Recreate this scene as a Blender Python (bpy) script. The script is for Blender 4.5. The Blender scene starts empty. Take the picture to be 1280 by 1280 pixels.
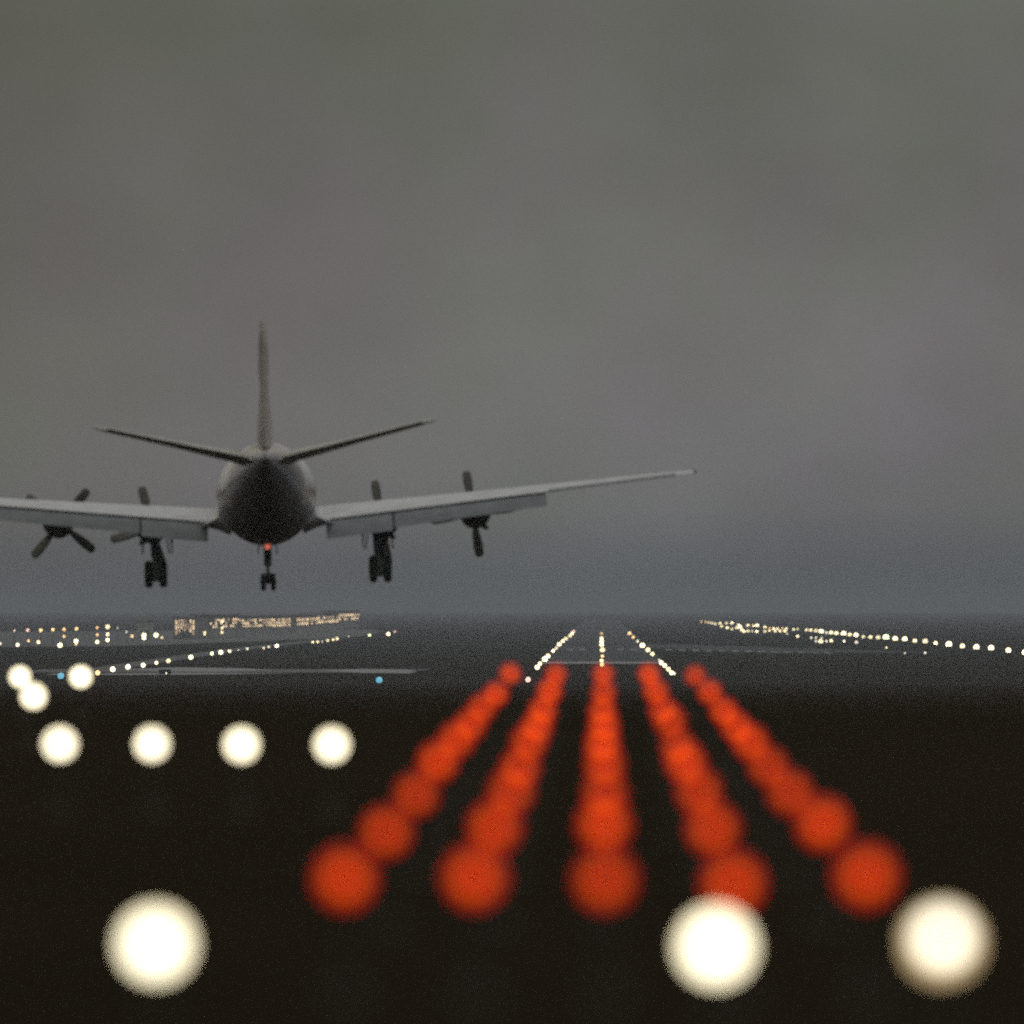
import bpy, bmesh, math, random
from mathutils import Vector, Matrix, Euler
random.seed(11)
R = math.radians
scene = bpy.context.scene
C = scene.collection
H2 = 12.0                 # height of the lens above the airfield
CAMZ = 1.5
PLAIN = CAMZ - H2         # level of the airfield
F = 10240.0               # focal length in photograph pixels (1280 wide)
VPX, VPY = 752.0, 757.0   # where the runway direction meets the horizon

# ------------------------------------------------------------------ materials
def mat(name):
    m = bpy.data.materials.new(name); m.use_nodes = True
    nt = m.node_tree
    return m, nt, nt.nodes['Principled BSDF']

def ramp(nt, fac, stops):
    r = nt.nodes.new('ShaderNodeValToRGB')
    while len(r.color_ramp.elements) < len(stops): r.color_ramp.elements.new(0.5)
    for e, (p, c) in zip(r.color_ramp.elements, stops): e.position = p; e.color = (*c, 1)
    nt.links.new(fac, r.inputs[0]); return r.outputs[0]

def noise(nt, scale, detail=6, rough=.6, coord='Object', stretch=None):
    tc = nt.nodes.new('ShaderNodeTexCoord'); n = nt.nodes.new('ShaderNodeTexNoise')
    n.inputs['Scale'].default_value = scale; n.inputs['Detail'].default_value = detail; n.inputs['Roughness'].default_value = rough
    v = tc.outputs[coord]
    if stretch:
        mp = nt.nodes.new('ShaderNodeMapping'); mp.inputs['Scale'].default_value = stretch
        nt.links.new(v, mp.inputs[0]); v = mp.outputs[0]
    nt.links.new(v, n.inputs['Vector']); return n.outputs['Fac']

def worn(name, c, rough=.5, metal=0., scale=2., var=.25, spec=.5):
    """a surface whose colour wanders a little with dirt and wear"""
    m, nt, p = mat(name)
    f = noise(nt, scale)
    lo = tuple(x*(1-var) for x in c); hi = tuple(min(1, x*(1+var)) for x in c)
    nt.links.new(ramp(nt, f, [(.3, lo), (.7, hi)]), p.inputs['Base Color'])
    f2 = noise(nt, scale*3)
    rr = nt.nodes.new('ShaderNodeMapRange'); rr.inputs[3].default_value = max(.03, rough-.12); rr.inputs[4].default_value = min(1, rough+.12)
    nt.links.new(f2, rr.inputs[0]); nt.links.new(rr.outputs[0], p.inputs['Roughness'])
    p.inputs['Metallic'].default_value = metal; p.inputs['Specular IOR Level'].default_value = spec
    return m

def lamp_mat(name, c, s, var=.25, sample='AUTO'):
    """glowing glass, each lamp a little brighter or duller than the next"""
    m, nt, p = mat(name)
    oi = nt.nodes.new('ShaderNodeObjectInfo')
    mr = nt.nodes.new('ShaderNodeMapRange'); mr.inputs[3].default_value = s*(1-var); mr.inputs[4].default_value = s*(1+var)
    nt.links.new(oi.outputs['Random'], mr.inputs[0])
    p.inputs['Base Color'].default_value = (*[min(.8, x*.5) for x in c], 1)
    p.inputs['Roughness'].default_value = .15
    p.inputs['Emission Color'].default_value = (*c, 1)
    nt.links.new(mr.outputs[0], p.inputs['Emission Strength'])
    m.cycles.emission_sampling = sample
    return m

M = {}
M['tyre'] = worn('tyre rubber', (.035, .034, .032), .8, scale=8)
M['gear'] = worn('gear steel', (.15, .145, .13), .5, .2, 6)
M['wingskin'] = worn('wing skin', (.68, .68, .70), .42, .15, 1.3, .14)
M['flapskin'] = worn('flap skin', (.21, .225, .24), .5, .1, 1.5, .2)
M['nacelle'] = worn('nacelle skin', (.16, .16, .16), .45, .2, 1.5, .25)
M['blade'] = worn('propeller blade', (.14, .135, .115), .5, .2, 4, .2)
M['fin'] = worn('tail fin paint', (.46, .42, .39), .5, 0, 1.2, .2)
M['tail'] = worn('tailplane paint', (.6, .59, .52), .5, 0, 1.2, .2)
M['glass'] = worn('cabin glass', (.02, .022, .025), .12, 0, 3, .1)
M['housing'] = worn('lamp housing', (.03, .028, .02), .55, .2, 12, .3)
M['post'] = worn('lamp post', (.03, .027, .018), .6, .1, 10, .3)
M['wall'] = worn('terminal wall', (.36, .34, .32), .8, 0, .02, .25)
M['shed'] = worn('pale shed wall', (.5, .47, .42), .8, 0, .3, .15)
M['roof'] = worn('terminal roof', (.22, .22, .225), .8, 0, .02, .25)
M['mast'] = worn('mast steel', (.16, .16, .16), .5, .4, .3, .2)
M['signback'] = worn('sign board', (.02, .02, .02), .6, 0, .5, .2)

def fuselage_mat():
    m, nt, p = mat('fuselage paint')
    tc = nt.nodes.new('ShaderNodeTexCoord'); sx = nt.nodes.new('ShaderNodeSeparateXYZ')
    nt.links.new(tc.outputs['Object'], sx.inputs[0])
    # paint line: level along the cabin, sweeping up towards the tail
    a = nt.nodes.new('ShaderNodeMath'); a.operation = 'MULTIPLY_ADD'; a.inputs[1].default_value = -1.3; a.inputs[2].default_value = -11.2
    nt.links.new(sx.outputs['Y'], a.inputs[0])
    mx = nt.nodes.new('ShaderNodeMath'); mx.operation = 'MAXIMUM'; mx.inputs[1].default_value = -.35
    nt.links.new(a.outputs[0], mx.inputs[0])
    mn = nt.nodes.new('ShaderNodeMath'); mn.operation = 'MINIMUM'; mn.inputs[1].default_value = 1.27; nt.links.new(mx.outputs[0], mn.inputs[0])
    d = nt.nodes.new('ShaderNodeMath'); d.operation = 'SUBTRACT'
    nt.links.new(sx.outputs['Z'], d.inputs[0]); nt.links.new(mn.outputs[0], d.inputs[1])
    r = nt.nodes.new('ShaderNodeMapRange'); r.inputs[1].default_value = -2; r.inputs[2].default_value = 2
    nt.links.new(d.outputs[0], r.inputs[0])
    cr = ramp(nt, r.outputs[0], [(0, (.24, .23, .245)), (.488, (.24, .23, .245)), (.492, (.50, .46, .39)), (.555, (.50, .46, .39)),
                                  (.56, (.26, .19, .13)), (.62, (.26, .19, .13)), (.625, (.56, .55, .52)), (.70, (.82, .82, .83))])
    f = noise(nt, 1.1)
    g = nt.nodes.new('ShaderNodeMix'); g.data_type = 'RGBA'; g.blend_type = 'MULTIPLY'; g.inputs[0].default_value = 1
    nt.links.new(cr, g.inputs[6]); nt.links.new(ramp(nt, f, [(.3, (.8, .8, .78)), (.7, (1, 1, 1))]), g.inputs[7])
    nt.links.new(g.outputs[2], p.inputs['Base Color'])
    p.inputs['Roughness'].default_value = .32
    return m
M['fuselage'] = fuselage_mat()

def core_glass(name, stops, s, var, at=(0, 0, -.46), r0=0., r1=.080):
    """glass over a lamp: hottest in front of the filament, duller towards the rim"""
    m = lamp_mat(name, (1, 1, 1), s, var, 'AUTO')
    nt = m.node_tree; p = nt.nodes['Principled BSDF']
    p.inputs['Base Color'].default_value = (*[x*.3 for x in stops[-1][1]], 1)
    tc = nt.nodes.new('ShaderNodeTexCoord'); mp = nt.nodes.new('ShaderNodeMapping'); mp.inputs['Location'].default_value = at; mp.inputs['Scale'].default_value = (1, 0, 1)
    nt.links.new(tc.outputs['Object'], mp.inputs[0]); ln = nt.nodes.new('ShaderNodeVectorMath'); ln.operation = 'LENGTH'; nt.links.new(mp.outputs[0], ln.inputs[0])
    r = nt.nodes.new('ShaderNodeMapRange'); r.inputs[1].default_value = r0; r.inputs[2].default_value = r1; nt.links.new(ln.outputs['Value'], r.inputs[0])
    nt.links.new(ramp(nt, r.outputs[0], stops), p.inputs['Emission Color'])
    return m
WARM = (1.0, .80, .46); AMBER = (1.0, .62, .27); COOL = (1.0, .90, .68)
M['red_lens'] = core_glass('red lamp glass', [(0, (1.7, .30, .002)), (.28, (1.40, .155, .0)), (.5, (.66, .018, .0)), (1, (.56, .008, .0))], 1.35, .22)
M['white_lens'] = core_glass('white lamp glass', [(0, (1.0, .93, .72)), (.6, (1.0, .90, .62)), (1, (.50, .37, .17))], 6.5, .10)
M['dim_lens'] = core_glass('yellowish white lamp glass', [(0, (1.0, .95, .80)), (.45, (.95, .86, .64)), (.6, (.36, .26, .14)), (1, (.30, .215, .11))], 6.5, .05, (0, 0, -.478), 0, .085)
M['far_white'] = lamp_mat('far white lamp', (1., .83, .48), 2.9, .4)
M['far_bright'] = lamp_mat('far bright lamp', (1., .86, .54), 4.2, .25)
M['far_faint'] = lamp_mat('far faint lamp', COOL, 1.7, .4)
M['far_amber'] = lamp_mat('far amber lamp', AMBER, 2.2, .35)
M['far_pink'] = lamp_mat('far pink lamp', (1.0, .62, .5), 1.7, .1)
M['far_green'] = lamp_mat('far green white lamp', (.85, 1.0, .5), 3.6, .1)
M['far_blue'] = lamp_mat('blue taxi lamp', (.16, .52, .68), .9, .25)
M['beacon'] = lamp_mat('beacon glass', (1.0, .21, .12), .65, 0)
M['pane'] = lamp_mat('lit window', (1.0, .73, .42), 1.05, .6)
M['pane_hall'] = lamp_mat('lit hall glass', (1.0, .72, .45), 1.0, .6)

def ground_mat():
    m, nt, p = mat('airfield grass')
    f = noise(nt, .35, 10, .7); f2 = noise(nt, .012, 5, .6)
    mm = nt.nodes.new('ShaderNodeMath'); mm.operation = 'MULTIPLY_ADD'; mm.inputs[1].default_value = .55
    nt.links.new(f2, mm.inputs[0])
    h = nt.nodes.new('ShaderNodeMath'); h.operation = 'MULTIPLY'; h.inputs[1].default_value = .45
    nt.links.new(f, h.inputs[0]); nt.links.new(h.outputs[0], mm.inputs[2])
    nt.links.new(ramp(nt, mm.outputs[0], [(.3, (.021, .0165, .0095)), (.5, (.031, .0245, .015)), (.7, (.044, .034, .021))]), p.inputs['Base Color'])
    p.inputs['Roughness'].default_value = 1.; p.inputs['Specular IOR Level'].default_value = .0
    b = nt.nodes.new('ShaderNodeBump'); b.inputs['Strength'].default_value = .6; b.inputs['Distance'].default_value = .08
    nt.links.new(noise(nt, 9, 4, .7), b.inputs['Height']); nt.links.new(b.outputs[0], p.inputs['Normal'])
    return m
M['grass'] = ground_mat()
def pave(name, c, rough, spec=.5, var=.3, scale=.05):
    m, nt, p = mat(name)
    f = noise(nt, scale, 6, .6, stretch=(1, .25, 1))
    nt.links.new(ramp(nt, f, [(.3, tuple(x*(1-var) for x in c)), (.7, tuple(x*(1+var) for x in c))]), p.inputs['Base Color'])
    mr = nt.nodes.new('ShaderNodeMapRange'); mr.inputs[3].default_value = rough*.8; mr.inputs[4].default_value = rough*1.3
    nt.links.new(f, mr.inputs[0]); nt.links.new(mr.outputs[0], p.inputs['Roughness'])
    p.inputs['Specular IOR Level'].default_value = spec
    return m
M['asphalt'] = pave('runway asphalt', (.04, .04, .042), .7, .25)
M['wet'] = pave('wet concrete', (.24, .24, .25), .38, .5)  # wet paving, its sky sheen put into the pale base colour
M['damp'] = pave('damp concrete', (.075, .072, .07), .5, .4)
M['concrete'] = pave('threshold concrete', (.32, .30, .31), .55, .4)
M['paint'] = pave('runway paint', (.28, .28, .28), .7, .3)
M['wood'] = worn('distant foliage', (.035, .040, .028), .95, 0, .05, .4, .1)

# ------------------------------------------------------------------ mesh helpers
def link(name, bm, m, parent=None, smooth=False):
    bmesh.ops.recalc_face_normals(bm, faces=bm.faces)
    me = bpy.data.meshes.new(name); bm.to_mesh(me); bm.free()
    if smooth:
        for p in me.polygons: p.use_smooth = True
        me.set_sharp_from_angle(angle=R(40))
    for x in (m if isinstance(m, (list, tuple)) else [m]): me.materials.append(x)
    o = bpy.data.objects.new(name, me); C.objects.link(o)
    if parent: o.parent = parent
    return o

def tag(o, label=None, cat=None, group=None, kind=None):
    if label: o['label'] = label
    if cat: o['category'] = cat
    if group: o['group'] = group
    if kind: o['kind'] = kind
    return o

def empty(name, loc, rot=None):
    o = bpy.data.objects.new(name, None); C.objects.link(o); o.location = loc
    o.empty_display_size = .1
    if rot: o.rotation_euler = rot
    return o

def copy_tree(o, parent=None):
    c = o.copy(); C.objects.link(c)
    if parent: c.parent = parent
    for ch in [x for x in bpy.data.objects if x.parent == o]: copy_tree(ch, c)
    return c

def box(bm, c, s, rot=None, bevel=0, mi=0):
    mtx = Matrix.Translation(c) @ (rot.to_4x4() if rot else Matrix()) @ Matrix.Diagonal((*s, 1))
    r = bmesh.ops.create_cube(bm, size=1, matrix=mtx)
    fs = {f for v in r['verts'] for f in v.link_faces}
    for f in fs: f.material_index = mi
    if bevel:
        es = list({e for v in r['verts'] for e in v.link_edges})
        bmesh.ops.bevel(bm, geom=es, offset=bevel, segments=2, affect='EDGES', profile=.6)

def tube(bm, a, b, r1, r2=None, seg=14, mi=0):
    a, b = Vector(a), Vector(b); d = b-a
    mtx = Matrix.Translation((a+b)/2) @ d.to_track_quat('Z', 'Y').to_matrix().to_4x4()
    r = bmesh.ops.create_cone(bm, cap_ends=True, segments=seg, radius1=r1, radius2=r1 if r2 is None else r2, depth=d.length, matrix=mtx)
    for f in {f for v in r['verts'] for f in v.link_faces}: f.material_index = mi

def ball(bm, c, r, sub=2, scale=(1, 1, 1), mi=0):
    rr = bmesh.ops.create_icosphere(bm, subdivisions=sub, radius=r, matrix=Matrix.Translation(c) @ Matrix.Diagonal((*scale, 1)))
    for f in {f for v in rr['verts'] for f in v.link_faces}: f.material_index = mi

def loft(bm, rings, cap=True):
    vs = [[bm.verts.new(p) for p in ring] for ring in rings]
    n = len(rings[0])
    for a, b in zip(vs, vs[1:]):
        for i in range(n):
            j = (i+1) % n
            bm.faces.new((a[i], a[j], b[j], b[i]))
    if cap:
        bm.faces.new(vs[0]); bm.faces.new(vs[-1])

def lathe(bm, prof, axis_at=(0, 0, 0), seg=20, axis='Y'):
    """prof: (along, radius)"""
    rings = []
    for y, r in prof:
        ring = []
        for i in range(seg):
            t = 2*math.pi*i/seg
            if axis == 'Y': p = (axis_at[0]+r*math.cos(t), axis_at[1]+y, axis_at[2]+r*math.sin(t))
            elif axis == 'X': p = (axis_at[0]+y, axis_at[1]+r*math.cos(t), axis_at[2]+r*math.sin(t))
            else: p = (axis_at[0]+r*math.cos(t), axis_at[1]+r*math.sin(t), axis_at[2]+y)
            ring.append(p)
        rings.append(ring)
    loft(bm, rings)

def foil(n=14, thick=.14, camber=.03):
    """closed airfoil section: (chord fraction from the leading edge, height), upper side from the back edge forward then the lower side"""
    up, lo = [], []
    for i in range(n+1):
        x = .5*(1-math.cos(math.pi*i/n))
        t = 5*thick*(.2969*math.sqrt(x)-.126*x-.3516*x*x+.2843*x**3-.1015*x**4)
        c = camber*4*x*(1-x) + camber*.6*x*(1-x)*(1-2*x)*2
        up.append((x, c+t)); lo.append((x, c-t))
    return up[::-1] + lo[1:]

def surface(bm, secs, n=14):
    """secs: (span point function) list of dict(x, y, z, chord, thick, camber, inc, axis) ; leading edge at (x,y,z)"""
    rings = []
    for s in secs:
        ring = []
        ci, si = math.cos(s.get('inc', 0)), math.sin(s.get('inc', 0))
        for u, h in foil(n, s['thick'], s.get('camber', .025)):
            a, b = u*s['chord'], h*s['chord']
            back, up = a*ci+b*si, -a*si+b*ci
            if s.get('upright'): ring.append((s['x']+up, s['y']-back, s['z']))
            else: ring.append((s['x'], s['y']-back, s['z']+up))
        rings.append(ring)
    loft(bm, rings)

# ------------------------------------------------------------------ camera
cam = bpy.data.cameras.new('camera'); co = bpy.data.objects.new('camera', cam); C.objects.link(co)
cam.sensor_width = 36; cam.lens = 288; cam.clip_start = .5; cam.clip_end = 60000
yaw = math.atan((VPX-640)/F); pitch = math.atan((VPY-640)/F)
co.location = (0, 0, CAMZ); co.rotation_euler = Euler((R(90)+pitch, 0, yaw))
cam.dof.use_dof = True; cam.dof.focus_distance = 620; cam.dof.aperture_fstop = .288/.238; cam.dof.aperture_blades = 0
scene.camera = co
CR = co.rotation_euler.to_matrix()
def ray(px, py): return CR @ Vector(((px-640)/F, (640-py)/F, -1))
def at(px, py, y):
    r = ray(px, py); return Vector((0, 0, CAMZ)) + r*(y/r.y)
def on_plain(px, py, up=0.):
    r = ray(px, py); return Vector((0, 0, CAMZ)) + r*((PLAIN+up-CAMZ)/r.z)

# ------------------------------------------------------------------ ground
def near_z(y): return -.157+.005*y
def gz(x, y):
    if y < 88: b = near_z(y)
    elif y > 1270: b = PLAIN
    else:                 # a long even slope down to the airfield
        a0 = (CAMZ-near_z(88))/88; a1 = H2/1270.
        t = math.log(y/88.)/math.log(1270/88.)
        b = CAMZ-y*(a0+(a1-a0)*t)
    return b
def build_ground():
    bm = bmesh.new()
    ys = [-60, -20, 0]+[i*6 for i in range(1, 16)]+[94, 100, 107, 115, 125, 138, 155, 175, 200, 230, 265, 305, 350, 400, 460, 530, 610, 700, 800, 920, 1060, 1170, 1272, 2000, 3500, 6000, 9000, 13800]
    xs = [-4500, -1500, -500, -250, -120, -60, -30, -16, -8, -4, -2, 0, 2, 4, 8, 16, 30, 60, 120, 250, 500, 1500, 4500]
    rnd = random.Random(3)
    g = []
    for y in ys:
        row = []
        for x in xs:
            jit = rnd.uniform(-.03, .03) if 2 < y < 90 else 0
            row.append(bm.verts.new((x, y, gz(x, y)+jit)))
        g.append(row)
    for a, b in zip(g, g[1:]):
        for i in range(len(xs)-1): bm.faces.new((a[i], a[i+1], b[i+1], b[i]))
    o = link('ground', bm, M['grass'], smooth=True)
    tag(o, 'dark brown grass of the airfield, falling away beyond the red lamps', 'ground', kind='structure')
build_ground()

def sheet(name, polys, m, lift, label, cat, taper=None):
    bm = bmesh.new()
    for poly in polys:
        bm.faces.new([bm.verts.new((x, y, PLAIN+lift)) for x, y in poly])
    o = link(name, bm, m)
    for f in o.data.polygons:
        if f.normal.z < 0: f.flip()
    return tag(o, label, cat, kind='structure')
sheet('runway', [[(-13.6, 1750), (13.6, 1750), (13.6, 7000), (-13.6, 7000)]], M['asphalt'], .02, 'dark asphalt runway between the rows of lights', 'runway')
sheet('runway_threshold', [[(-12.2, 1690), (12.2, 1690), (12.2, 1749), (-12.2, 1749)]], M['concrete'], .02, 'pale concrete strip across the start of the runway', 'runway')
def band(pts, w):
    """a paved strip along points"""
    out = []
    n = len(pts); L = []; Rr = []
    for i, p in enumerate(pts):
        a = Vector(pts[max(0, i-1)]); b = Vector(pts[min(n-1, i+1)]); d = (b-a).normalized(); q = Vector((-d.y, d.x))*w/2
        L.append((p[0]+q.x, p[1]+q.y)); Rr.append((p[0]-q.x, p[1]-q.y))
    return [[L[i], Rr[i], Rr[i+1], L[i+1]] for i in range(n-1)]
P2 = lambda px, py: tuple(on_plain(px, py)[:2])
sheet('taxiway', band([P2(40, 838.6), P2(200, 838.6), P2(350, 838.6), P2(517, 838.7)], 80), M['damp'], .02, 'damp dark taxiway crossing left of the runway', 'taxiway')
sheet('wet_sheen', [[P2(400, 838.6), P2(455, 841.4), P2(512, 842.0), P2(521, 839.8), P2(510, 837.0), P2(450, 836.2)]], M['wet'], .034, 'wet patch with painted pale sheen on the taxiway, above the blue light', 'puddle')  # pale sheets stand in for sky reflected off the wet taxiway
sheet('wet_sheen', [[P2(150, 836.4), P2(205, 839.6), P2(270, 839.6), P2(345, 837.8), P2(300, 835.4), P2(225, 834.2)]], M['wet'], .034, 'wet patch with painted pale sheen on the taxiway beside the left row of lights', 'puddle')
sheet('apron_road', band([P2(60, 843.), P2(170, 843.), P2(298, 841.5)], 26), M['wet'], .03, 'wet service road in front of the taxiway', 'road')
sheet('side_taxiway', band([P2(110, 840), P2(160, 831.5), P2(215, 823.5), P2(290, 812.5), P2(350, 805.8), P2(420, 798)], 7), M['damp'], .04, 'narrow wet taxiway following the left row of lights', 'taxiway')
sheet('apron', [[P2(-60, 809), P2(150, 807.5), P2(330, 801.5), P2(450, 795.5), P2(480, 789), P2(440, 786), P2(300, 788), P2(-60, 790)]], M['damp'], .015, 'wide dim apron in front of the lit terminal', 'apron')
sheet('crossing_taxiway', band([P2(560, 806.0), P2(752, 805.2), P2(960, 812), P2(1080, 816.0)], 45), M['asphalt'], .03, 'dark taxiway crossing beyond the runway start', 'taxiway')
# painted blocks on the runway and along the crossing taxiway
bars = []
for px in (713, 728, 776, 792):
    x, y = P2(px, 812); bars.append([(x-.9, y-45), (x+.9, y-45), (x+.9, y+45), (x-.9, y+45)])
sheet('runway_markings', bars, M['paint'], .05, 'faint white painted blocks across the runway', 'markings')
bars = []
for i in range(13):
    px = 836+i*16.5; x, y = P2(px, 812.6+i*.30); bars.append([(x-.9, y-30), (x+.9, y-30), (x+.9, y+30), (x-.9, y+30)])
sheet('taxiway_markings', bars, M['paint'], .055, 'faint painted dashes along the taxiway right of the runway', 'markings')

# ------------------------------------------------------------------ the airliner
def build_plane():
    HW = 2.96
    bank, nose, head = R(-1.35), R(.2), math.atan((VPX-333)/F)
    rot = Euler((nose, bank, head), 'XYZ')
    # heading first, then pitch and bank in the aircraft's own axes
    m3 = Matrix.Rotation(head, 3, 'Z') @ Matrix.Rotation(nose, 3, 'X') @ Matrix.Rotation(bank, 3, 'Y')
    ctr = at(333, 620, 272)
    root = empty('airliner', ctr - m3 @ Vector((0, 0, HW)), m3.to_euler())
    tag(root, 'four engined propeller airliner with wheels down, descending towards the lit runway', 'aircraft')
    def put(name, bm, m, parent=None, smooth=True):
        o = link(name, bm, m, parent or root, smooth)
        if parent is None or parent == root: o.location = (0, 0, HW)
        return o
    # fuselage
    st = [(-13.75, .05, .06, 1.06), (-13.5, .16, .17, 1.02), (-13.0, .32, .36, .94), (-12, .56, .64, .80), (-11, .78, .88, .65), (-10, .98, 1.08, .51), (-9, 1.17, 1.24, .38),
          (-8, 1.33, 1.38, .27), (-7, 1.46, 1.48, .16), (-6, 1.56, 1.56, .08), (-5, 1.61, 1.61, .03), (-4, 1.63, 1.63, 0), (0, 1.63, 1.63, 0), (5.5, 1.63, 1.63, 0),
          (7, 1.54, 1.55, -.05), (8.2, 1.34, 1.34, -.12), (9.2, 1.05, 1.03, -.2), (10, .72, .68, -.27), (10.5, .4, .38, -.3), (10.7, .12, .12, -.32)]
    bm = bmesh.new(); N = 40
    loft(bm, [[(rx*math.cos(2*math.pi*i/N), y, zc+rz*math.sin(2*math.pi*i/N)) for i in range(N)] for y, rx, rz, zc in st])
    fus = put('fuselage', bm, M['fuselage'])
    for s in (-1, 1):
        for y in (-3.6, -2.2, -.8, .6, 2.0, 3.4, 4.8, 6.2):
            bm = bmesh.new()
            pts = []
            for i in range(14):
                t = 2*math.pi*i/14; z = .42+.33*math.sin(t); yy = y+.24*math.cos(t)
                rad = 1.63 if y < 6 else 1.585
                pts.append((z, yy, rad))
            inn = [bm.verts.new((s*(math.sqrt(max(.01, r*r-z*z))-.02), yy, z)) for z, yy, r in pts]
            out = [bm.verts.new((s*(math.sqrt(max(.01, r*r-z*z))+.006), yy, z)) for z, yy, r in pts]
            bm.faces.new(inn); bm.faces.new(out)
            for i in range(14): bm.faces.new((inn[i], inn[(i+1) % 14], out[(i+1) % 14], out[i]))
            put('cabin_window', bm, M['glass'], fus, False)
        # emergency door outline near the tail
    bm = bmesh.new(); ball(bm, (0, -3.2, -1.66), .10, 3, (.9, 1.2, 1.35))
    tag(put('beacon_light', bm, M['beacon'], fus), 'small glowing red beacon under the belly')
    bm = bmesh.new(); ball(bm, (.72, -6.9, 1.36), .05, 2)
    put('white_spot', bm, M['far_faint'], fus)  # tiny glowing bead for a white spot on the rear fuselage
    # blade aerials
    bm = bmesh.new(); surface(bm, [dict(x=0, y=1.5, z=1.60, chord=.5, thick=.12, upright=1, camber=0), dict(x=0, y=1.3, z=1.95, chord=.25, thick=.12, upright=1, camber=0)], 6)
    put('aerial', bm, M['fin'], fus)
    # wing root fillets
    for s in (-1, 1):
        bm = bmesh.new(); rings = []
        for y, w, dz in ((2.4, .12, .25), (1.6, .6, .16), (.4, .9, .10), (-1.2, 1., .03), (-2.3, .95, 0), (-3.0, .62, .02), (-3.8, .28, .1), (-4.8, .03, .2)):
            sec = ((.02, -.02), (.10, -.42), (.24, -.68), (.48, -.86), (.68, -.93), (.66, -.98), (.40, -1.02), (.05, -1.12), (-.35, -1.3), (-.45, -.9), (-.3, -.4))
            rings.append([(s*(1.56+(a*w if a > 0 else a)), y, b*(.85+.15*w)+dz*.6) for a, b in sec])
        loft(bm, rings); put('wing_fillet', bm, M['wingskin'])
    # wings
    def LE(x): return 1.75-(x-1.5)*.075
    def CH(x): return 4.0-(x-1.5)*(2.78/12.7)
    def ZW(x): return -.70+(x-1.5)*.0935
    INC = R(2.6)
    for s in (-1, 1):
        bm = bmesh.new()
        xs = [1.2, 1.9, 4.2, 7, 9.25, 11.5, 13.4]
        secs = [dict(x=s*x, y=LE(x), z=ZW(x), chord=CH(x), thick=.15-.003*x, camber=.02, inc=INC) for x in xs]
        secs += [dict(x=s*14.0, y=LE(14)-.12, z=ZW(14), chord=1.05, thick=.10, camber=.02, inc=INC), dict(x=s*14.28, y=LE(14.2)-.45, z=ZW(14.28), chord=.55, thick=.07, camber=.02, inc=INC)]
        surface(bm, secs, 16)
        w = put('wing', bm, M['wingskin'])
        # flaps, lowered
        def flap(x0, x1, c0, c1, ang, nm='flap'):
            bm = bmesh.new(); S = []
            for x, c in ((x0, c0), (x1, c1)):
                te = LE(x)-CH(x)*math.cos(INC); tz = ZW(x)-CH(x)*math.sin(INC)
                S.append(dict(x=s*x, y=te+.14, z=tz-.055, chord=c, thick=.16, camber=.03, inc=R(ang)))
            surface(bm, S, 10)
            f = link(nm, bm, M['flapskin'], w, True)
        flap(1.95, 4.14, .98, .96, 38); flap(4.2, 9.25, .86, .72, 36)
        bm = bmesh.new(); S = []
        for x in (9.35, 13.6):
            te = LE(x)-CH(x)*math.cos(INC); tz = ZW(x)-CH(x)*math.sin(INC)
            S.append(dict(x=s*x, y=te+.30, z=tz+.035, chord=.44, thick=.2, camber=.0, inc=R(6)))
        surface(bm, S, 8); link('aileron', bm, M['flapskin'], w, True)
        bm = bmesh.new()
        ball(bm, (s*14.26, LE(14.2)-.75, ZW(14.28)-.01), .07, 2)
        link('tip_light', bm, M['glass'], w, True)
        for xx in (3.15,):
            bm = bmesh.new()
            te = LE(xx)-CH(xx); tz = ZW(xx)-CH(xx)*math.sin(INC)
            d = .52 if xx < 4 else .2
            v = [bm.verts.new(p) for p in ((s*xx-.05, te+.3, tz-.1), (s*xx+.05, te+.3, tz-.1), (s*xx+.05, te-.45, tz-.5), (s*xx-.05, te-.45, tz-.5),
                                            (s*xx-.012, te-.1, tz-.62-d), (s*xx+.012, te-.1, tz-.62-d))]
            bm.faces.new(v[0:4]); bm.faces.new((v[3], v[2], v[5], v[4])); bm.faces.new((v[0], v[4], v[5], v[1])); bm.faces.new((v[1], v[5], v[2])); bm.faces.new((v[0], v[3], v[4]))
            link('flap_bracket', bm, M['gear'], w, False)
        # nacelles and propellers
        for x, zc, inner in ((3.87, -.97, True), (6.97, -.72, False)):
            bm = bmesh.new()
            end = -1.9 if inner else -1.0
            lathe(bm, [(end, .03), (end+.12, .15), (end+.45, .30), (end+1.0, .43), (end+1.9, .50), (2.2, .52), (3.6, .47), (4.3, .38), (4.52, .33)], (s*x, 0, zc), 22)
            nac = put('engine_nacelle', bm, M['nacelle'])
            bm = bmesh.new(); lathe(bm, [(4.53, .30), (4.9, .28), (5.2, .18), (5.38, .03)], (s*x, 0, zc), 18)
            link('spinner', bm, M['blade'], nac, True)
            bm = bmesh.new(); tube(bm, (s*x+.2*s, 1.0, zc-.40), (s*x+.3*s, -.4 if not inner else -.9, zc-.50), .09, .08); link('exhaust_pipe', bm, M['gear'], nac, True)
            a0 = {(-1, True): 13.5, (1, True): 8, (1, False): 7.8, (-1, False): 49.5}[(s, inner)]
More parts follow.
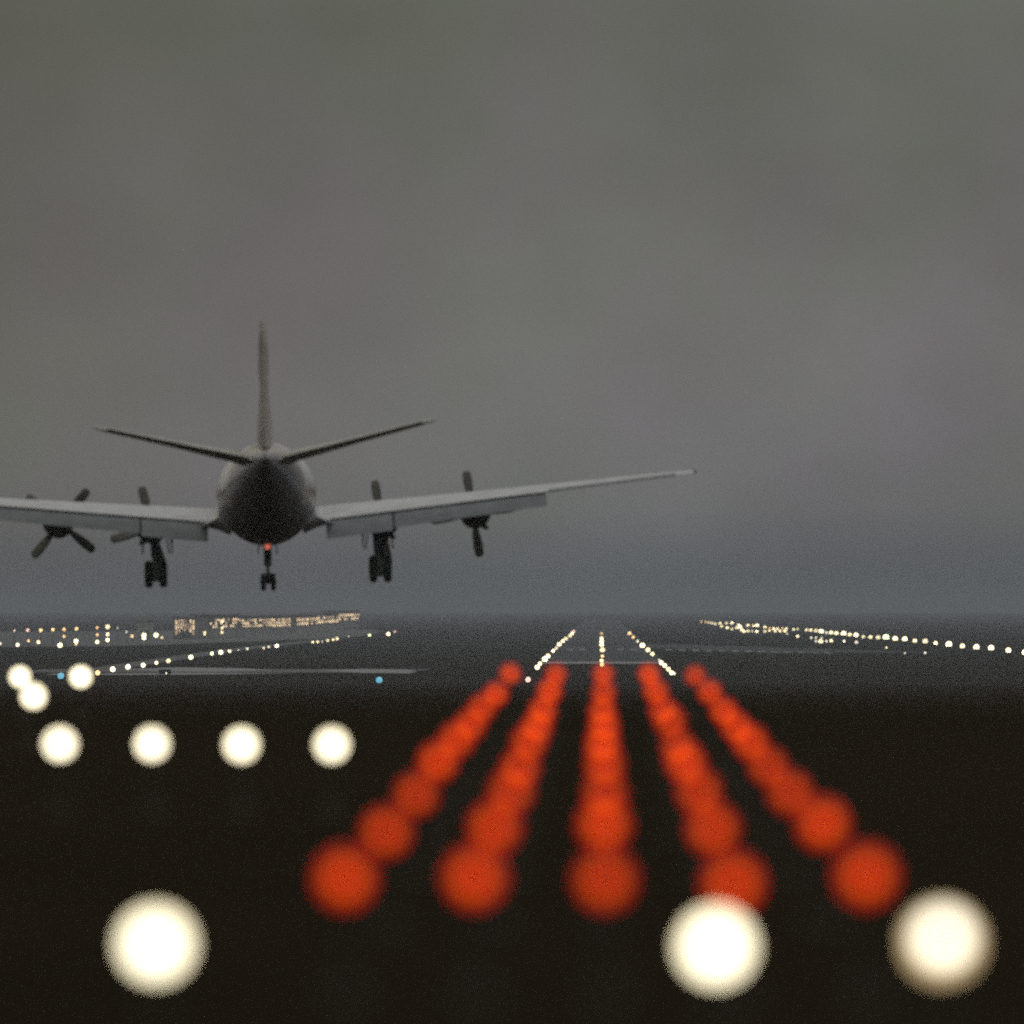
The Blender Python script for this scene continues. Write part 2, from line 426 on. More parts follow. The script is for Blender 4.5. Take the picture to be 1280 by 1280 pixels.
            for k in range(4):
                a = R(a0+90*k)
                d = Vector((-math.sin(a), 0, math.cos(a))); sd = Vector((math.cos(a), 0, math.sin(a)))
                bm = bmesh.new(); rings = []
                for r, c, tw, th in ((.2, .12, 60, .10), (.42, .20, 46, .06), (.75, .34, 36, .045), (1.1, .36, 28, .035), (1.38, .32, 24, .026), (1.47, .18, 22, .016)):
                    tw = R(tw); u = sd*math.cos(tw)+Vector((0, 1, 0))*math.sin(tw); n = d.cross(u)
                    cc = Vector((s*x, 4.75, zc))+d*r
                    rings.append([tuple(cc+u*(c/2*math.cos(q))+n*(th*math.sin(q))) for q in [2*math.pi*i/12 for i in range(12)]])
                loft(bm, rings); link('propeller_blade', bm, M['blade'], nac, True)
        # tailplane
        bm = bmesh.new()
        surface(bm, [dict(x=s*.1, y=-10.0, z=.93, chord=2.75, thick=.21, camber=0), dict(x=s*1.1, y=-10.15, z=.95+1.05*.232, chord=2.4, thick=.16, camber=0), dict(x=s*3, y=-10.45, z=.95+2.9*.232, chord=1.85, thick=.11, camber=0),
                     dict(x=s*5.1, y=-10.8, z=.95+5.0*.232, chord=1.3, thick=.10, camber=0), dict(x=s*5.45, y=-11.1, z=.95+5.35*.232, chord=.75, thick=.08, camber=0)], 12)
        t = put('tailplane', bm, M['tail'])
        bm = bmesh.new()
        surface(bm, [dict(x=s*.55, y=-11.95, z=.93+.5*.232, chord=.85, thick=.34, camber=0, inc=R(-4)), dict(x=s*5.0, y=-11.72, z=.95+4.95*.232, chord=.52, thick=.2, camber=0, inc=R(-4))], 8)
        link('elevator', bm, M['tail'], t, True)
        # main gear
        gx = s*3.72; zw = -2.51
        bm = bmesh.new()
        if s < 0:
            tube(bm, (gx, -.35, -1.25), (gx, -.45, -1.95), .17, .15); tube(bm, (gx, -.45, -1.9), (gx, -.5, zw), .12, .11)
        else:
            tube(bm, (gx-.14, -.35, -1.25), (gx-.10, -.45, -2.2), .10, .09); tube(bm, (gx+.20, -.35, -1.25), (gx+.14, -.45, -2.3), .12, .11)
        tube(bm, (gx-.36, -.5, zw), (gx+.36, -.5, zw), .09)
        box(bm, (gx, -.5, zw+.06), (.34, .5, .62), bevel=.06)
        tube(bm, (gx, .9, -1.35), (gx, -.4, -2.1), .06)
        gear = put('main_gear', bm, M['gear'])
        for q in (-1, 1):
            bm = bmesh.new(); lathe(bm, [(-.13, .2), (-.13, .36), (-.10, .43), (-.04, .45), (.04, .45), (.10, .43), (.13, .36), (.13, .2)], (gx+q*.24, -.5, zw), 26, 'X')
            wh = link('wheel', bm, M['tyre'], gear, True)
            bm = bmesh.new(); lathe(bm, [(-.14, .05), (-.14, .19), (.14, .19), (.14, .05)], (gx+q*.24, -.5, zw), 18, 'X')
            link('wheel_hub', bm, M['gear'], wh, True) if False else link('hub', bm, M['gear'], gear, True)
            bm = bmesh.new(); box(bm, (gx+q*.42, .5, -1.6), (.03, 1.5, .5), Matrix.Rotation(R(-8*q), 3, 'Y'))
            link('gear_door', bm, M['nacelle'], gear, False)
    # fin and rudder
    bm = bmesh.new()
    F_ = [(1.05, -8.2, 4.6, .30), (1.42, -8.8, 4.1, .40), (1.7, -9.1, 3.8, .50), (2.2, -9.5, 3.4, .47), (3.0, -10.0, 2.85, .31), (3.4, -10.2, 2.6, .28), (3.9, -10.5, 2.3, .35), (4.6, -10.9, 1.85, .32), (5.15, -11.3, 1.4, .24), (5.44, -11.75, .75, .14)]
    surface(bm, [dict(x=0, y=y, z=z, chord=c*.66, thick=t/(c*.66), camber=0, upright=1) for z, y, c, t in F_], 14)
    fin = put('tail_fin', bm, M['fin'])
    bm = bmesh.new()
    surface(bm, [dict(x=0, y=y-c*.60, z=z, chord=c*.40, thick=t*.92/(c*.40), camber=0, upright=1) for z, y, c, t in F_[1:]], 12)
    link('rudder', bm, M['fin'], fin, True)
    # nose gear
    ny, nz = 7.4, -3.17+.31
    bm = bmesh.new()
    tube(bm, (0, ny, -1.5), (0, ny, -2.32), .13, .14); tube(bm, (0, ny, -2.3), (0, ny, nz), .06)
    tube(bm, (-.28, ny, nz), (.28, ny, nz), .07); box(bm, (0, ny, nz+.12), (.26, .26, .36), bevel=.05); tube(bm, (0, ny+1, -1.5), (0, ny, -2.2), .05)
    ng = put('nose_gear', bm, M['gear'])
    for q in (-1, 1):
        bm = bmesh.new(); lathe(bm, [(-.085, .1), (-.085, .25), (-.06, .3), (.06, .3), (.085, .25), (.085, .1)], (q*.17, ny, nz), 22, 'X'); link('wheel', bm, M['tyre'], ng, True)
        bm = bmesh.new(); box(bm, (q*.30, ny+.1, -1.68), (.04, 1.3, .48), Matrix.Rotation(R(-6*q), 3, 'Y')); link('gear_door', bm, M['nacelle'], ng, False)
    return root
build_plane()

# ------------------------------------------------------------------ approach lamps near the camera
LAMP_H = .46
def make_lamp(lens, r):
    root = empty('approach_lamp', (0, 0, 0))
    bm = bmesh.new(); lathe(bm, [(0, .10), (.015, .10), (.03, .035), (.06, .025), (.30, .022), (LAMP_H-.09, .022)], (0, 0, 0), 14, 'Z'); link('post', bm, M['post'], root, True)
    bm = bmesh.new(); lathe(bm, [(.22, .03), (.20, r*.62), (.10, r*.92), (.02, r*1.04), (.0, r*1.06), (.0, r*.98)], (0, 0, LAMP_H), 24)
    tube(bm, (0, .07, LAMP_H-.10), (0, .07, LAMP_H-.02), .03)
    link('housing', bm, M['housing'], root, True)
    bm = bmesh.new(); lathe(bm, [(.004, r*.97), (-.02, r*.95), (-.045, r*.8), (-.062, r*.5), (-.068, .01)], (0, 0, LAMP_H), 28)
    link('lens', bm, lens, root, True)
    return root
ORD = ['nearest', 'second', 'third', 'fourth', 'fifth', 'sixth', 'seventh', 'eighth', 'ninth', 'tenth']
COLS = ['outermost left', 'second left', 'middle', 'second right', 'outermost right']
proto = None
for i, py in enumerate((1097, 1033, 988, 955, 929, 906, 887.5, 867, 846)):
    sp = .42*(py-707); d = F*.5/sp
    for k in (-2, -1, 0, 1, 2):
        o = proto if (proto and i == 0 and k == -2) else None
        if proto is None: proto = make_lamp(M['red_lens'], .075); o = proto
        else: o = copy_tree(proto)
        o.location = (k*.495+.012+random.uniform(-.007, .007), d, near_z(d)+random.uniform(-.003, .003)); o.rotation_euler.z = random.uniform(-.04, .04); o.scale = [random.uniform(.95, 1.06)]*3
        nth = {0: 'nearest to the camera', 8: 'farthest from the camera'}.get(i, ORD[i]+' from the camera')
        tag(o, f'glowing red lamp, {nth} in the {COLS[k+2]} of five red columns', 'lamp', 'red approach lamps in five columns')
whites = [(195, 1180, 'large white lamp glowing alone in front at the lower left', 0, 0.0671 ), (895, 1183, 'large white lamp in front of the nearest red lamp of the second right column', 0, 0.0688 ),
          (1178, 1178, 'large yellowish white lamp in front, right of all the red lamps', 1, .080),
          (75, 930, 'first from left of four white lamps in the level row left of the red lamps', 0, 0.0636 ), (190, 930, 'second from left of four white lamps in the level row left of the red lamps', 0, 0.0654 ),
          (302, 931, 'third from left of four white lamps in the level row left of the red lamps', 0, 0.0662 ), (415, 931, 'white lamp closest to the red lamps in the level row of four', 0, 0.0662 ),
          (25, 846, 'white lamp at far left, left of the blue light', 0, 0.0662 ), (101, 846, 'white lamp at far left, right of the blue light', 0, 0.0705 ), (42, 870, 'lowest of the three white lamps clustered at far left', 0, 0.0705 )]
wp = {}
for px, py, lab, dim, r in whites:
    d = F*.5/(.42*(py-707)); p = at(px, py, d)
    o = make_lamp(M['dim_lens' if dim else 'white_lens'], r)
    o.location = (p.x, d, p.z-LAMP_H)
    tag(o, lab, 'lamp', 'large white lamps near the camera')

# ------------------------------------------------------------------ far field lamps (a few pixels each)
def field_lamp(name, px, py, size, m, label, group, up=.5, cat='lamp'):
    p = on_plain(px, py, up); d = p.y; r = size*d/F/2
    bm = bmesh.new()
    ball(bm, (0, 0, up), r, 2, mi=0)
    tube(bm, (0, 0, 0), (0, 0, up), max(.06, r*.18), mi=1, seg=8)
    tube(bm, (0, 0, 0), (0, 0, .05), r*.7, mi=1, seg=10)
    o = link(name, bm, [m, M['post']], smooth=True)
    o.location = (p.x, p.y, PLAIN)
    return tag(o, label, cat, group)
def nth(i, n, near, far):
    """ordinal words counted from whichever end is closer"""
    W = ['first', 'second', 'third', 'fourth', 'fifth', 'sixth', 'seventh', 'eighth', 'ninth', 'tenth', 'eleventh', 'twelfth', 'thirteenth', 'fourteenth', 'fifteenth', 'sixteenth', 'seventeenth', 'eighteenth']
    return f'{W[i]} {near}' if i <= n-1-i else f'{W[n-1-i]} {far}'

L = [(660, 849.5, 8, 'far_pink'), (671.5, 834, 7.5, 'far_white'), (675, 829.5, 6, 'far_white'), (681, 824, 8, 'far_bright'), (685, 820, 6.5, 'far_white'), (691.5, 813.5, 5, 'far_white'), (695.5, 810, 4.5, 'far_faint'),
     (699, 805.5, 6, 'far_white'), (703.5, 801.5, 5.5, 'far_white'), (707.5, 798.5, 5.5, 'far_white'), (712.5, 795, 5.5, 'far_white'), (715, 792, 5, 'far_white'), (717, 789.5, 5, 'far_pink')]
for i, (x, y, s, m) in enumerate(L):
    field_lamp('runway_lamp', x, y, s*.86, M[m], f'pale runway lamp, {nth(i, len(L), "from the camera", "from the far end")} in the left slanting runway row', 'lamps along the left runway row')
L = [(843, 842, 4, 'far_faint'), (839.5, 841, 6.5, 'far_white'), (835.5, 836.5, 7, 'far_white'), (831, 832, 6.5, 'far_white'), (826.5, 828.5, 6.5, 'far_white'), (824, 825, 3.5, 'far_faint'), (815.5, 817.5, 6, 'far_white'), (810, 812.5, 7, 'far_white'),
     (803, 807, 7.5, 'far_bright'), (797, 801.5, 4, 'far_faint'), (791.5, 796.5, 4, 'far_amber'), (787, 792, 6, 'far_amber')]
for i, (x, y, s, m) in enumerate(L):
    field_lamp('runway_lamp', x, y, s*.86, M[m], f'pale runway lamp, {nth(i, len(L), "from the camera", "from the far end")} in the right slanting runway row', 'lamps along the right runway row')
L = [(752.5, 831, 6, 'far_amber'), (752, 826, 6, 'far_white'), (753, 820, 4.5, 'far_amber'), (753, 812.5, 7.5, 'far_white'), (752, 806, 6, 'far_white'), (752, 802, 6, 'far_white'), (752, 798, 5.5, 'far_white'), (752, 792, 4, 'far_amber')]
for i, (x, y, s, m) in enumerate(L):
    field_lamp('runway_lamp', x, y, s*.86, M[m], f'pale runway lamp, {nth(i, len(L), "from the camera", "from the far end")} in the middle runway row', 'lamps along the middle runway row')
L = [(122, 841, 7, 'far_amber'), (141, 836.5, 7.5, 'far_bright'), (160, 833.5, 7, 'far_bright'), (179, 831.5, 6.5, 'far_bright'), (195.5, 828.5, 5, 'far_white'), (210.5, 826, 6.5, 'far_white'), (238.5, 821.5, 6.5, 'far_bright'),
     (265, 817, 5, 'far_green'), (276, 815.5, 6.5, 'far_bright'), (287, 814, 4.5, 'far_white'), (298, 812.5, 2, 'far_faint'), (309, 811, 3.5, 'far_faint'), (329.5, 810, 3, 'far_white'), (336, 808.5, 3, 'far_faint'), (346, 807.5, 5.5, 'far_bright'),
     (391, 802.7, 3.5, 'far_white'), (397, 802.4, 3.8, 'far_white'), (403, 802.2, 2.5, 'far_faint'), (409.5, 800.6, 3.8, 'far_white'), (416.5, 799.5, 3.8, 'far_white'), (421.5, 798.5, 4.5, 'far_white'), (462, 794, 4, 'far_green'),
     (485.5, 792.6, 5.5, 'far_bright'), (493.5, 789.6, 3.5, 'far_pink'), (436, 795.5, 2, 'far_faint')]
L.sort(key=lambda t: -t[1])
for i, (x, y, s, m) in enumerate(L):
    field_lamp('taxiway_lamp', x, y, s*.86, M[m], f'small white light, {nth(i, len(L), "from the camera", "from the far end")} in the long curving row at left', 'lamps along the left taxiway')
for x, y, s, lab in ((474, 850, 8.5, 'bright blue taxiway light at the right end of the wet taxiway'), (76, 845, 8.5, 'dull blue taxiway light between two white lamps at far left')):
    field_lamp('taxiway_lamp', x, y, s*1.0, M['far_blue'], lab, 'blue taxiway lamps')
UP = [(877, 777, 3, 'far_amber'), (882, 777.6, 3.5, 'far_amber'), (886, 778.3, 4, 'far_white'), (890, 779, 4, 'far_white'), (894, 780, 4, 'far_white'), (900, 779.3, 4, 'far_white'), (908, 779, 4, 'far_white'), (915, 779, 5, 'far_bright'),
      (923, 781, 3.5, 'far_white'), (935, 782, 5, 'far_white'), (942, 782.3, 4, 'far_white'), (946.5, 782, 5, 'far_bright'), (956, 784, 5, 'far_white'), (962, 785, 3.5, 'far_amber'), (967, 786, 4, 'far_white'), (972, 786, 4, 'far_white'), (978, 786, 4, 'far_amber'),
      (983, 786, 3.5, 'far_white'), (992, 786.8, 4, 'far_white'), (997, 786.3, 3, 'far_white'), (1008, 787.5, 4, 'far_white'), (1013.5, 787.8, 5, 'far_white'), (1020, 788.6, 6, 'far_white'), (1026.5, 789.5, 7, 'far_bright'), (1033, 791, 4, 'far_faint'),
      (1039, 791, 6, 'far_white'), (1045.5, 791.7, 6, 'far_white'), (1054.5, 792, 7.5, 'far_bright'), (1062, 793.5, 6, 'far_white'), (1070, 794, 7, 'far_bright'), (1079, 796, 5, 'far_white'), (1088, 796.5, 6, 'far_white'), (1097.5, 797, 6.5, 'far_white'),
      (1107.5, 797, 9.5, 'far_green'), (1119, 798.5, 7.5, 'far_white'), (1131, 799, 8, 'far_bright'), (1143.5, 801, 6, 'far_white'), (1156.5, 801.7, 7.5, 'far_white'), (1169.5, 804, 5.5, 'far_white'), (1186, 805.5, 9, 'far_bright'), (1203, 807.7, 7, 'far_white'),
      (1220.5, 809, 8.5, 'far_bright'), (1239, 810, 8.5, 'far_bright'), (1260.5, 813, 7.5, 'far_bright'), (1281, 815.5, 8, 'far_bright')][::-1]
for i, (x, y, s, m) in enumerate(UP):
    if i < 18: lab = f'{"large greenish" if m == "far_green" else "yellowish"} white light, {nth(i, 99, "from the right edge", "")} in the row at right'
    else: lab = 'tiny white light merging with its neighbours towards the far end of the right row'
    field_lamp('edge_lamp', x, y, s*.86, M[m], lab, 'lamps in the long row at right' if i < 18 else 'merging lamps at the far end of the right row')
LO = [(902, 783, 4, 'far_white'), (909, 785, 4.5, 'far_white'), (915, 786.5, 4, 'far_white'), (921, 785, 5, 'far_white'), (925, 784, 6, 'far_bright'), (927, 787.5, 5, 'far_white'), (930, 789.5, 4.5, 'far_white'), (935, 789, 4.5, 'far_white'), (940, 789, 3, 'far_faint'), (946, 789.6, 4.5, 'far_white'),
      (956, 789.4, 4.5, 'far_white'), (962, 788.5, 4, 'far_white'), (969, 789, 4, 'far_white'), (975, 789, 4, 'far_white'), (981, 789, 4.5, 'far_white'), (984, 792.2, 2.5, 'far_faint'), (997, 795.5, 4.5, 'far_white'), (1014, 797.3, 3.5, 'far_faint'),
      (1020, 801.5, 4, 'far_faint'), (1026, 802, 7, 'far_white'), (1033, 801.5, 3.5, 'far_faint'), (1039, 801, 5, 'far_white'), (1020, 797, 3, 'far_faint'), (1027, 797.3, 3.5, 'far_faint'), (1055, 801.5, 3.5, 'far_faint'), (1070.5, 803, 5, 'far_faint'), (1108, 809.5, 3, 'far_white'), (1131, 816.5, 2.5, 'far_faint'), (1156.5, 816, 3.5, 'far_faint')]
for i, (x, y, s, m) in enumerate(LO):
    if y < 800: lab = 'tiny white light in the lower line beneath the merging end of the right row'; g = 'small lower lights at right'
    elif m == 'far_white' and s >= 7: lab = 'brightest small light in the cluster just beneath the right row'; g = 'low cluster of lights at right'
    elif x > 1100: lab = {1108: 'small white speck of light below the large greenish light', 1131: 'faint speck of light, left of the lowest two beneath the right row'}.get(int(x), 'faint speck of light, right of the lowest two beneath the right row'); g = 'specks of light beneath the right row'
    else: lab = 'faint small light in the cluster just beneath the right row'; g = 'faint cluster of lights at right'
    field_lamp('edge_lamp', x, y, s*.86, M[m], lab, g, up=.4)

# ------------------------------------------------------------------ apron masts on the left
def mast(px, lamps, base_y, label, arm=False):
    """a steel mast carrying lamps: (image row, size, material)"""
    b = on_plain(px, base_y); d = b.y
    root = empty('apron_light_mast', (b.x, b.y, PLAIN)); zs = [at(px, ly, d).z-PLAIN for ly, _s, _m in lamps]
    bm = bmesh.new(); top = max(zs)+.3
    tube(bm, (0, .6, 0), (0, .6, top), .16, .10, 10); box(bm, (0, .6, .15), (.8, .8, .3), bevel=.05)
    for z in zs: box(bm, (0, .35, z), (.12, .6, .12))
    link('pole', bm, M['mast'], root, False)
    for (ly, s, m), z in zip(lamps, zs):
        bm = bmesh.new(); ball(bm, (0, 0, z), s*.8*d/F/2, 2); link('lamp', bm, M[m], root, True)
    tag(root, label, 'light mast', 'light masts on the apron at left')
MA = [(18, [(788.2, 3.5, 'far_pink')], 806, 'faint pinkish light on a mast, leftmost of the upper row at left'), (34.5, [(787.7, 5, 'far_pink')], 806, 'pinkish light on a mast, second from left in the upper row'),
      (51, [(787.7, 5.5, 'far_amber')], 806, 'amber light on a mast, third from left in the upper row'), (66, [(787, 5, 'far_amber')], 806, 'amber light on a mast, fourth from left in the upper row'),
      (80, [(786.7, 5.5, 'far_amber'), (795.5, 4, 'far_amber')], 806, 'mast with two amber lights, one above the other'), (95.5, [(786, 5, 'far_amber')], 804, 'amber light on a mast above the bright double lamp'),
      (121.5, [(784.7, 4.5, 'far_amber'), (793.5, 4.5, 'far_amber'), (802.5, 6, 'far_bright')], 806, 'left of two masts with three lights stacked one above another'),
      (134.5, [(783.5, 7, 'far_white'), (793, 5.5, 'far_white'), (800, 5.5, 'far_bright')], 805, 'right of two masts with three lights stacked, its top light the largest'),
      (22, [(806, 5.5, 'far_bright')], 809.5, 'bright low white lamp, leftmost of the lower row at left'), (35.5, [(801, 4, 'far_amber')], 808, 'small amber lamp, second from left in the lower row'),
      (48, [(802.7, 5.5, 'far_white')], 808, 'yellowish low lamp, third from left in the lower row'), (75, [(806.5, 7.5, 'far_bright')], 809.5, 'wide bright low lamp below the mast of two amber lights'),
      (95, [(801.5, 7, 'far_bright'), (805.5, 4, 'far_amber')], 808, 'bright double lamp low on a short mast'), (165, [(795.2, 5, 'far_amber')], 802, 'amber lamp just left of the two brightest apron lights'),
      (158, [(790, 3, 'far_faint')], 802, 'faint high lamp left of the two brightest apron lights'), (180, [(794, 7.5, 'far_bright'), (797.5, 6, 'far_bright')], 803, 'left and larger of the two brightest apron lights'),
      (195, [(794, 7.5, 'far_bright')], 802, 'right and smaller of the two brightest apron lights'), (202.5, [(797, 4, 'far_white')], 802, 'small lamp close to the right of the two brightest apron lights'),
      (256, [(790.5, 4, 'far_white'), (793, 3, 'far_white')], 799, 'small lone lamp between the lit hall and the terminal'), (277.5, [(777, 6, 'far_white'), (785, 4.5, 'far_white'), (790.5, 4.5, 'far_white')], 798, 'mast with three lights in front of the lit terminal'),
      (147, [(785, 2.2, 'far_faint')], 800, 'very faint lamp right of the three light masts'), (0.5, [(804.5, 4, 'far_faint')], 808, 'faint low lamp cut by the left edge')]
for a in MA: mast(*a)

# ------------------------------------------------------------------ terminal buildings
def terminal(pA, pB, dA, dB, top, bot, rows, n, depth, label, fill=.85):
    """long block whose glazed front runs from column pA at distance dA to column pB at distance dB; top/bot in image rows at pA"""
    A = at(pA, 780, dA); B = at(pB, 780, dB)
    A.z = B.z = PLAIN
    zt = at(pA, top, dA).z-PLAIN; zb = at(pA, bot, dA).z-PLAIN
    v = B-A; Ln = v.length; ang = math.atan2(v.y, v.x)
    root = empty('terminal_building', A, Euler((0, 0, ang)))
    bm = bmesh.new(); box(bm, (Ln/2, depth/2+.5, (zt+1)/2), (Ln, depth, zt+1)); link('wall', bm, M['wall'], root)
    bm = bmesh.new(); box(bm, (Ln/2, depth/2+.3, zt+1.3), (Ln+1.5, depth+2, .55), bevel=.1)
    link('roof', bm, M['roof'], root)
    w = Ln/n; hh = (zt-zb)/rows
    for r in range(rows):
        for i in range(n):
            if random.random() > fill: continue
            bm = bmesh.new(); box(bm, (w*(i+.5), .36, zb+hh*(r+.5)), (w*random.uniform(.55, .85), .25, hh*random.uniform(.55, .85)))
            link('window', bm, M['pane'], root)
    bm = bmesh.new()
    for i in range(n+1): box(bm, (w*i, .32, (zb+zt)/2), (min(.5, w*.1), .3, zt-zb+.3))
    for r in range(rows+1): box(bm, (Ln/2, .30, zb+hh*r), (Ln, .3, .18))
    link('window_frame', bm, M['mast'], root)
    tag(root, label, 'terminal')
terminal(263, 300, 3000, 3220, 773, 786, 3, 12, 6, 'near end of the lit terminal row, standing behind the mast of three lights', .55)
terminal(300, 342, 3240, 3500, 774, 785, 3, 14, 8, 'middle block of the lit terminal row, with lines of small windows', .8)
terminal(342, 364, 3510, 3640, 773, 784, 3, 8, 8, 'brightly lit block at the right end of the terminal row, left of the dark gap', .95)
terminal(371.5, 398, 3700, 3900, 772, 782.5, 2, 9, 8, 'lit block right of the dark gap, nearest of the receding pier', .95)
terminal(398, 424, 3920, 4200, 770, 780, 2, 9, 8, 'middle block of the receding pier, dimmer orange windows', .9)
terminal(424, 450, 4220, 4600, 767, 776.5, 2, 9, 8, 'farthest block of the receding pier, hazy orange glow', .9)
def hall():
    d = 2960.; k = d/F
    c = at(231, 780, d); c.z = PLAIN
    zt = at(231, 772.5, d).z-PLAIN; W = 25*k
    root = empty('glazed_hall', c)
    bm = bmesh.new(); box(bm, (0, 7.5, zt/2), (W+1, 14, zt)); link('wall', bm, M['wall'], root)
    bm = bmesh.new(); box(bm, (0, 7.3, zt+.3), (W+2, 15, .5), bevel=.1); link('roof', bm, M['roof'], root)
    n = 7; w = W/n
    for i in range(n):
        lo = [1.2, 2.2, 3.4, 2.4, 3.4, 2.2, 1.2][i]
        for r in range(3):
            if random.random() < .12: continue
            h = (zt-.4-lo)/3
            bm = bmesh.new(); box(bm, (-W/2+w*(i+.5), .3, lo+h*(r+.5)), (w*.72, .25, h*.78)); link('window', bm, M['pane_hall'], root)
    bm = bmesh.new()
    for i in range(n+1): box(bm, (-W/2+w*i, .22, zt/2), (.22, .3, zt))
    for i in range(-2, 3):
        tube(bm, (0, .05, 1.0), (i*W/4.6, .05, zt-.3), .14, seg=6)
    link('mullions', bm, M['mast'], root)
    tag(root, 'tall square glazed hall lit from inside, standing alone left of the terminal row', 'hall')
hall()
def shed():
    d = 2990.; p = on_plain(181, 799.); p.y = p.y*1.0
    root = empty('apron_shed', p)
    bm = bmesh.new(); box(bm, (0, 4, 3.1), (5.4, 7, 6.2)); link('wall', bm, M['shed'], root)
    bm = bmesh.new(); box(bm, (0, 4, 6.4), (6, 7.6, .35), bevel=.1); link('roof', bm, M['roof'], root)
    bm = bmesh.new(); box(bm, (0, .47, 1.5), (3, .1, 3)); link('door', bm, M['mast'], root)
    tag(root, 'small pale shed behind the larger of the two brightest apron lights', 'shed')
shed()
# low dark board beside the service road
p = on_plain(206, 846)
root = empty('taxiway_sign', p)
bm = bmesh.new(); box(bm, (0, 0, .85), (2.1, .25, .75), bevel=.03); link('board', bm, M['signback'], root)
for s in (-1, 1):
    bm = bmesh.new(); tube(bm, (s*.7, 0, 0), (s*.7, 0, .5), .06); link('leg', bm, M['post'], root)
bm = bmesh.new(); ball(bm, (.25, -.18, .62), .16, 2); link('lamp', bm, M['far_faint'], root, True)
tag(root, 'low dark sign board with a dim lamp on the wet service road', 'sign')

# ------------------------------------------------------------------ haze
bm = bmesh.new(); bmesh.ops.create_cube(bm, size=1, matrix=Matrix.Translation((0, 6900, 1.6)) @ Matrix.Diagonal((9200, 14200, 27., 1)))
hz = link('haze', bm, bpy.data.materials.new('haze air'))
m = hz.data.materials[0]; m.use_nodes = True; nt = m.node_tree; nt.nodes.clear()
out = nt.nodes.new('ShaderNodeOutputMaterial'); pv = nt.nodes.new('ShaderNodeVolumePrincipled')
pv.inputs['Density'].default_value = 1.75e-4; pv.inputs['Color'].default_value = (.63, .69, .78, 1); pv.inputs['Anisotropy'].default_value = .15
nt.links.new(pv.outputs[0], out.inputs['Volume'])
tag(hz, 'thin grey blue dusk haze over the airfield', 'haze', kind='stuff')

# ------------------------------------------------------------------ sky and light
world = bpy.data.worlds.new('World'); scene.world = world; world.use_nodes = True
nt = world.node_tree; nt.nodes.clear()
out = nt.nodes.new('ShaderNodeOutputWorld'); bg = nt.nodes.new('ShaderNodeBackground')
SUN_EL, SUN_AZ = R(12), R(-25)      # low, ahead and to the left, behind thick cloud
sky = nt.nodes.new('ShaderNodeTexSky'); sky.sky_type = 'NISHITA'; sky.sun_disc = False; sky.sun_elevation = SUN_EL; sky.sun_rotation = SUN_AZ
hsv = nt.nodes.new('ShaderNodeHueSaturation'); hsv.inputs['Saturation'].default_value = .15; hsv.inputs['Value'].default_value = .02
nt.links.new(sky.outputs[0], hsv.inputs['Color'])
tc = nt.nodes.new('ShaderNodeTexCoord'); sx = nt.nodes.new('ShaderNodeSeparateXYZ'); nt.links.new(tc.outputs['Generated'], sx.inputs[0])
# overcast deck, brighter overhead, as on any clouded day
deck = ramp(nt, sx.outputs['Z'], [(0, (.76, .88, 1.06)), (.0050, (.90, 1.0, 1.16)), (.0125, (1.44, 1.44, 1.51)), (.033, (1.63, 1.59, 1.60)), (.072, (1.20, 1.23, 1.09)), (.16, (3.2, 3.2, 3.25)), (.30, (4.1, 4.1, 4.2)), (1, (6.6, 6.6, 6.8))])
def wnoise(scale, stretch, loc, stops):
    mp = nt.nodes.new('ShaderNodeMapping'); mp.inputs['Scale'].default_value = stretch; mp.inputs['Location'].default_value = loc
    nt.links.new(tc.outputs['Generated'], mp.inputs[0])
    n = nt.nodes.new('ShaderNodeTexNoise'); n.inputs['Scale'].default_value = scale; n.inputs['Detail'].default_value = 4; n.inputs['Roughness'].default_value = .45
    nt.links.new(mp.outputs[0], n.inputs['Vector'])
    return ramp(nt, n.outputs['Fac'], stops)
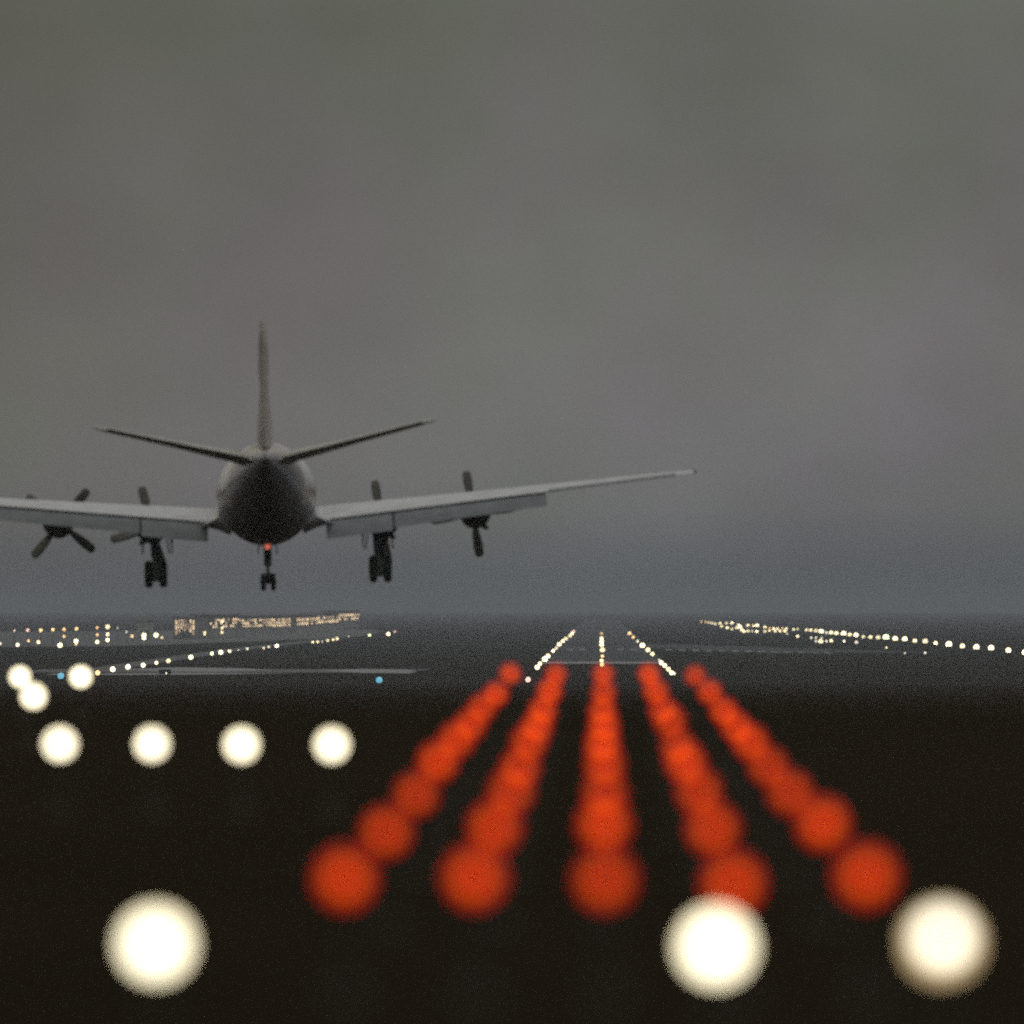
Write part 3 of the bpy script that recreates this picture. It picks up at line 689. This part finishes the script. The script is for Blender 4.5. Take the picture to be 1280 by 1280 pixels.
def mul(a, b):
    x = nt.nodes.new('ShaderNodeMix'); x.data_type = 'RGBA'; x.blend_type = 'MULTIPLY'; x.inputs[0].default_value = 1
    nt.links.new(a, x.inputs[6]); nt.links.new(b, x.inputs[7]); return x.outputs[2]
c1 = wnoise(26, (1, 1, 1.3), (3, 1, 0), [(.3, (.80, .80, .75)), (.7, (1.10, 1.10, 1.08))])
c2 = wnoise(34, (1, 1, 1), (2, 7, 5), [(.35, (.95, 1.0, .93)), (.65, (1.05, 1.0, 1.08))])
side = nt.nodes.new('ShaderNodeMapRange'); side.inputs[1].default_value = -.085; side.inputs[2].default_value = .0  # sky darkened and browned towards the left to imitate lens vignetting
nt.links.new(sx.outputs['X'], side.inputs[0])
cloud = mul(mul(mul(deck, c1), c2), ramp(nt, side.outputs[0], [(0, (.66, .65, .575)), (1, (1.03, 1.03, 1.03))]))
add = nt.nodes.new('ShaderNodeMix'); add.data_type = 'RGBA'; add.blend_type = 'ADD'; add.inputs[0].default_value = 1
nt.links.new(cloud, add.inputs[6]); nt.links.new(hsv.outputs[0], add.inputs[7])
nt.links.new(add.outputs[2], bg.inputs['Color']); bg.inputs['Strength'].default_value = .085
nt.links.new(bg.outputs[0], out.inputs['Surface'])
sl = bpy.data.lights.new('sun', 'SUN'); sl.energy = .06; sl.angle = R(30); sl.color = (1, .95, .88)
so = bpy.data.objects.new('sun', sl); C.objects.link(so)
dirn = Vector((math.sin(SUN_AZ)*math.cos(SUN_EL), math.cos(SUN_AZ)*math.cos(SUN_EL), math.sin(SUN_EL)))
so.rotation_euler = dirn.to_track_quat('Z', 'Y').to_euler()

scene.view_settings.view_transform = 'Standard'; scene.view_settings.look = 'None'; scene.view_settings.exposure = 0; scene.view_settings.gamma = 1
scene.cycles.use_denoising = False
scene.cycles.max_bounces = 6; scene.cycles.volume_bounces = 1
scene.cycles.use_adaptive_sampling = True
scene.cycles.adaptive_threshold = .06
scene.cycles.adaptive_min_samples = 16
scene.cycles.sample_clamp_indirect = 1.0
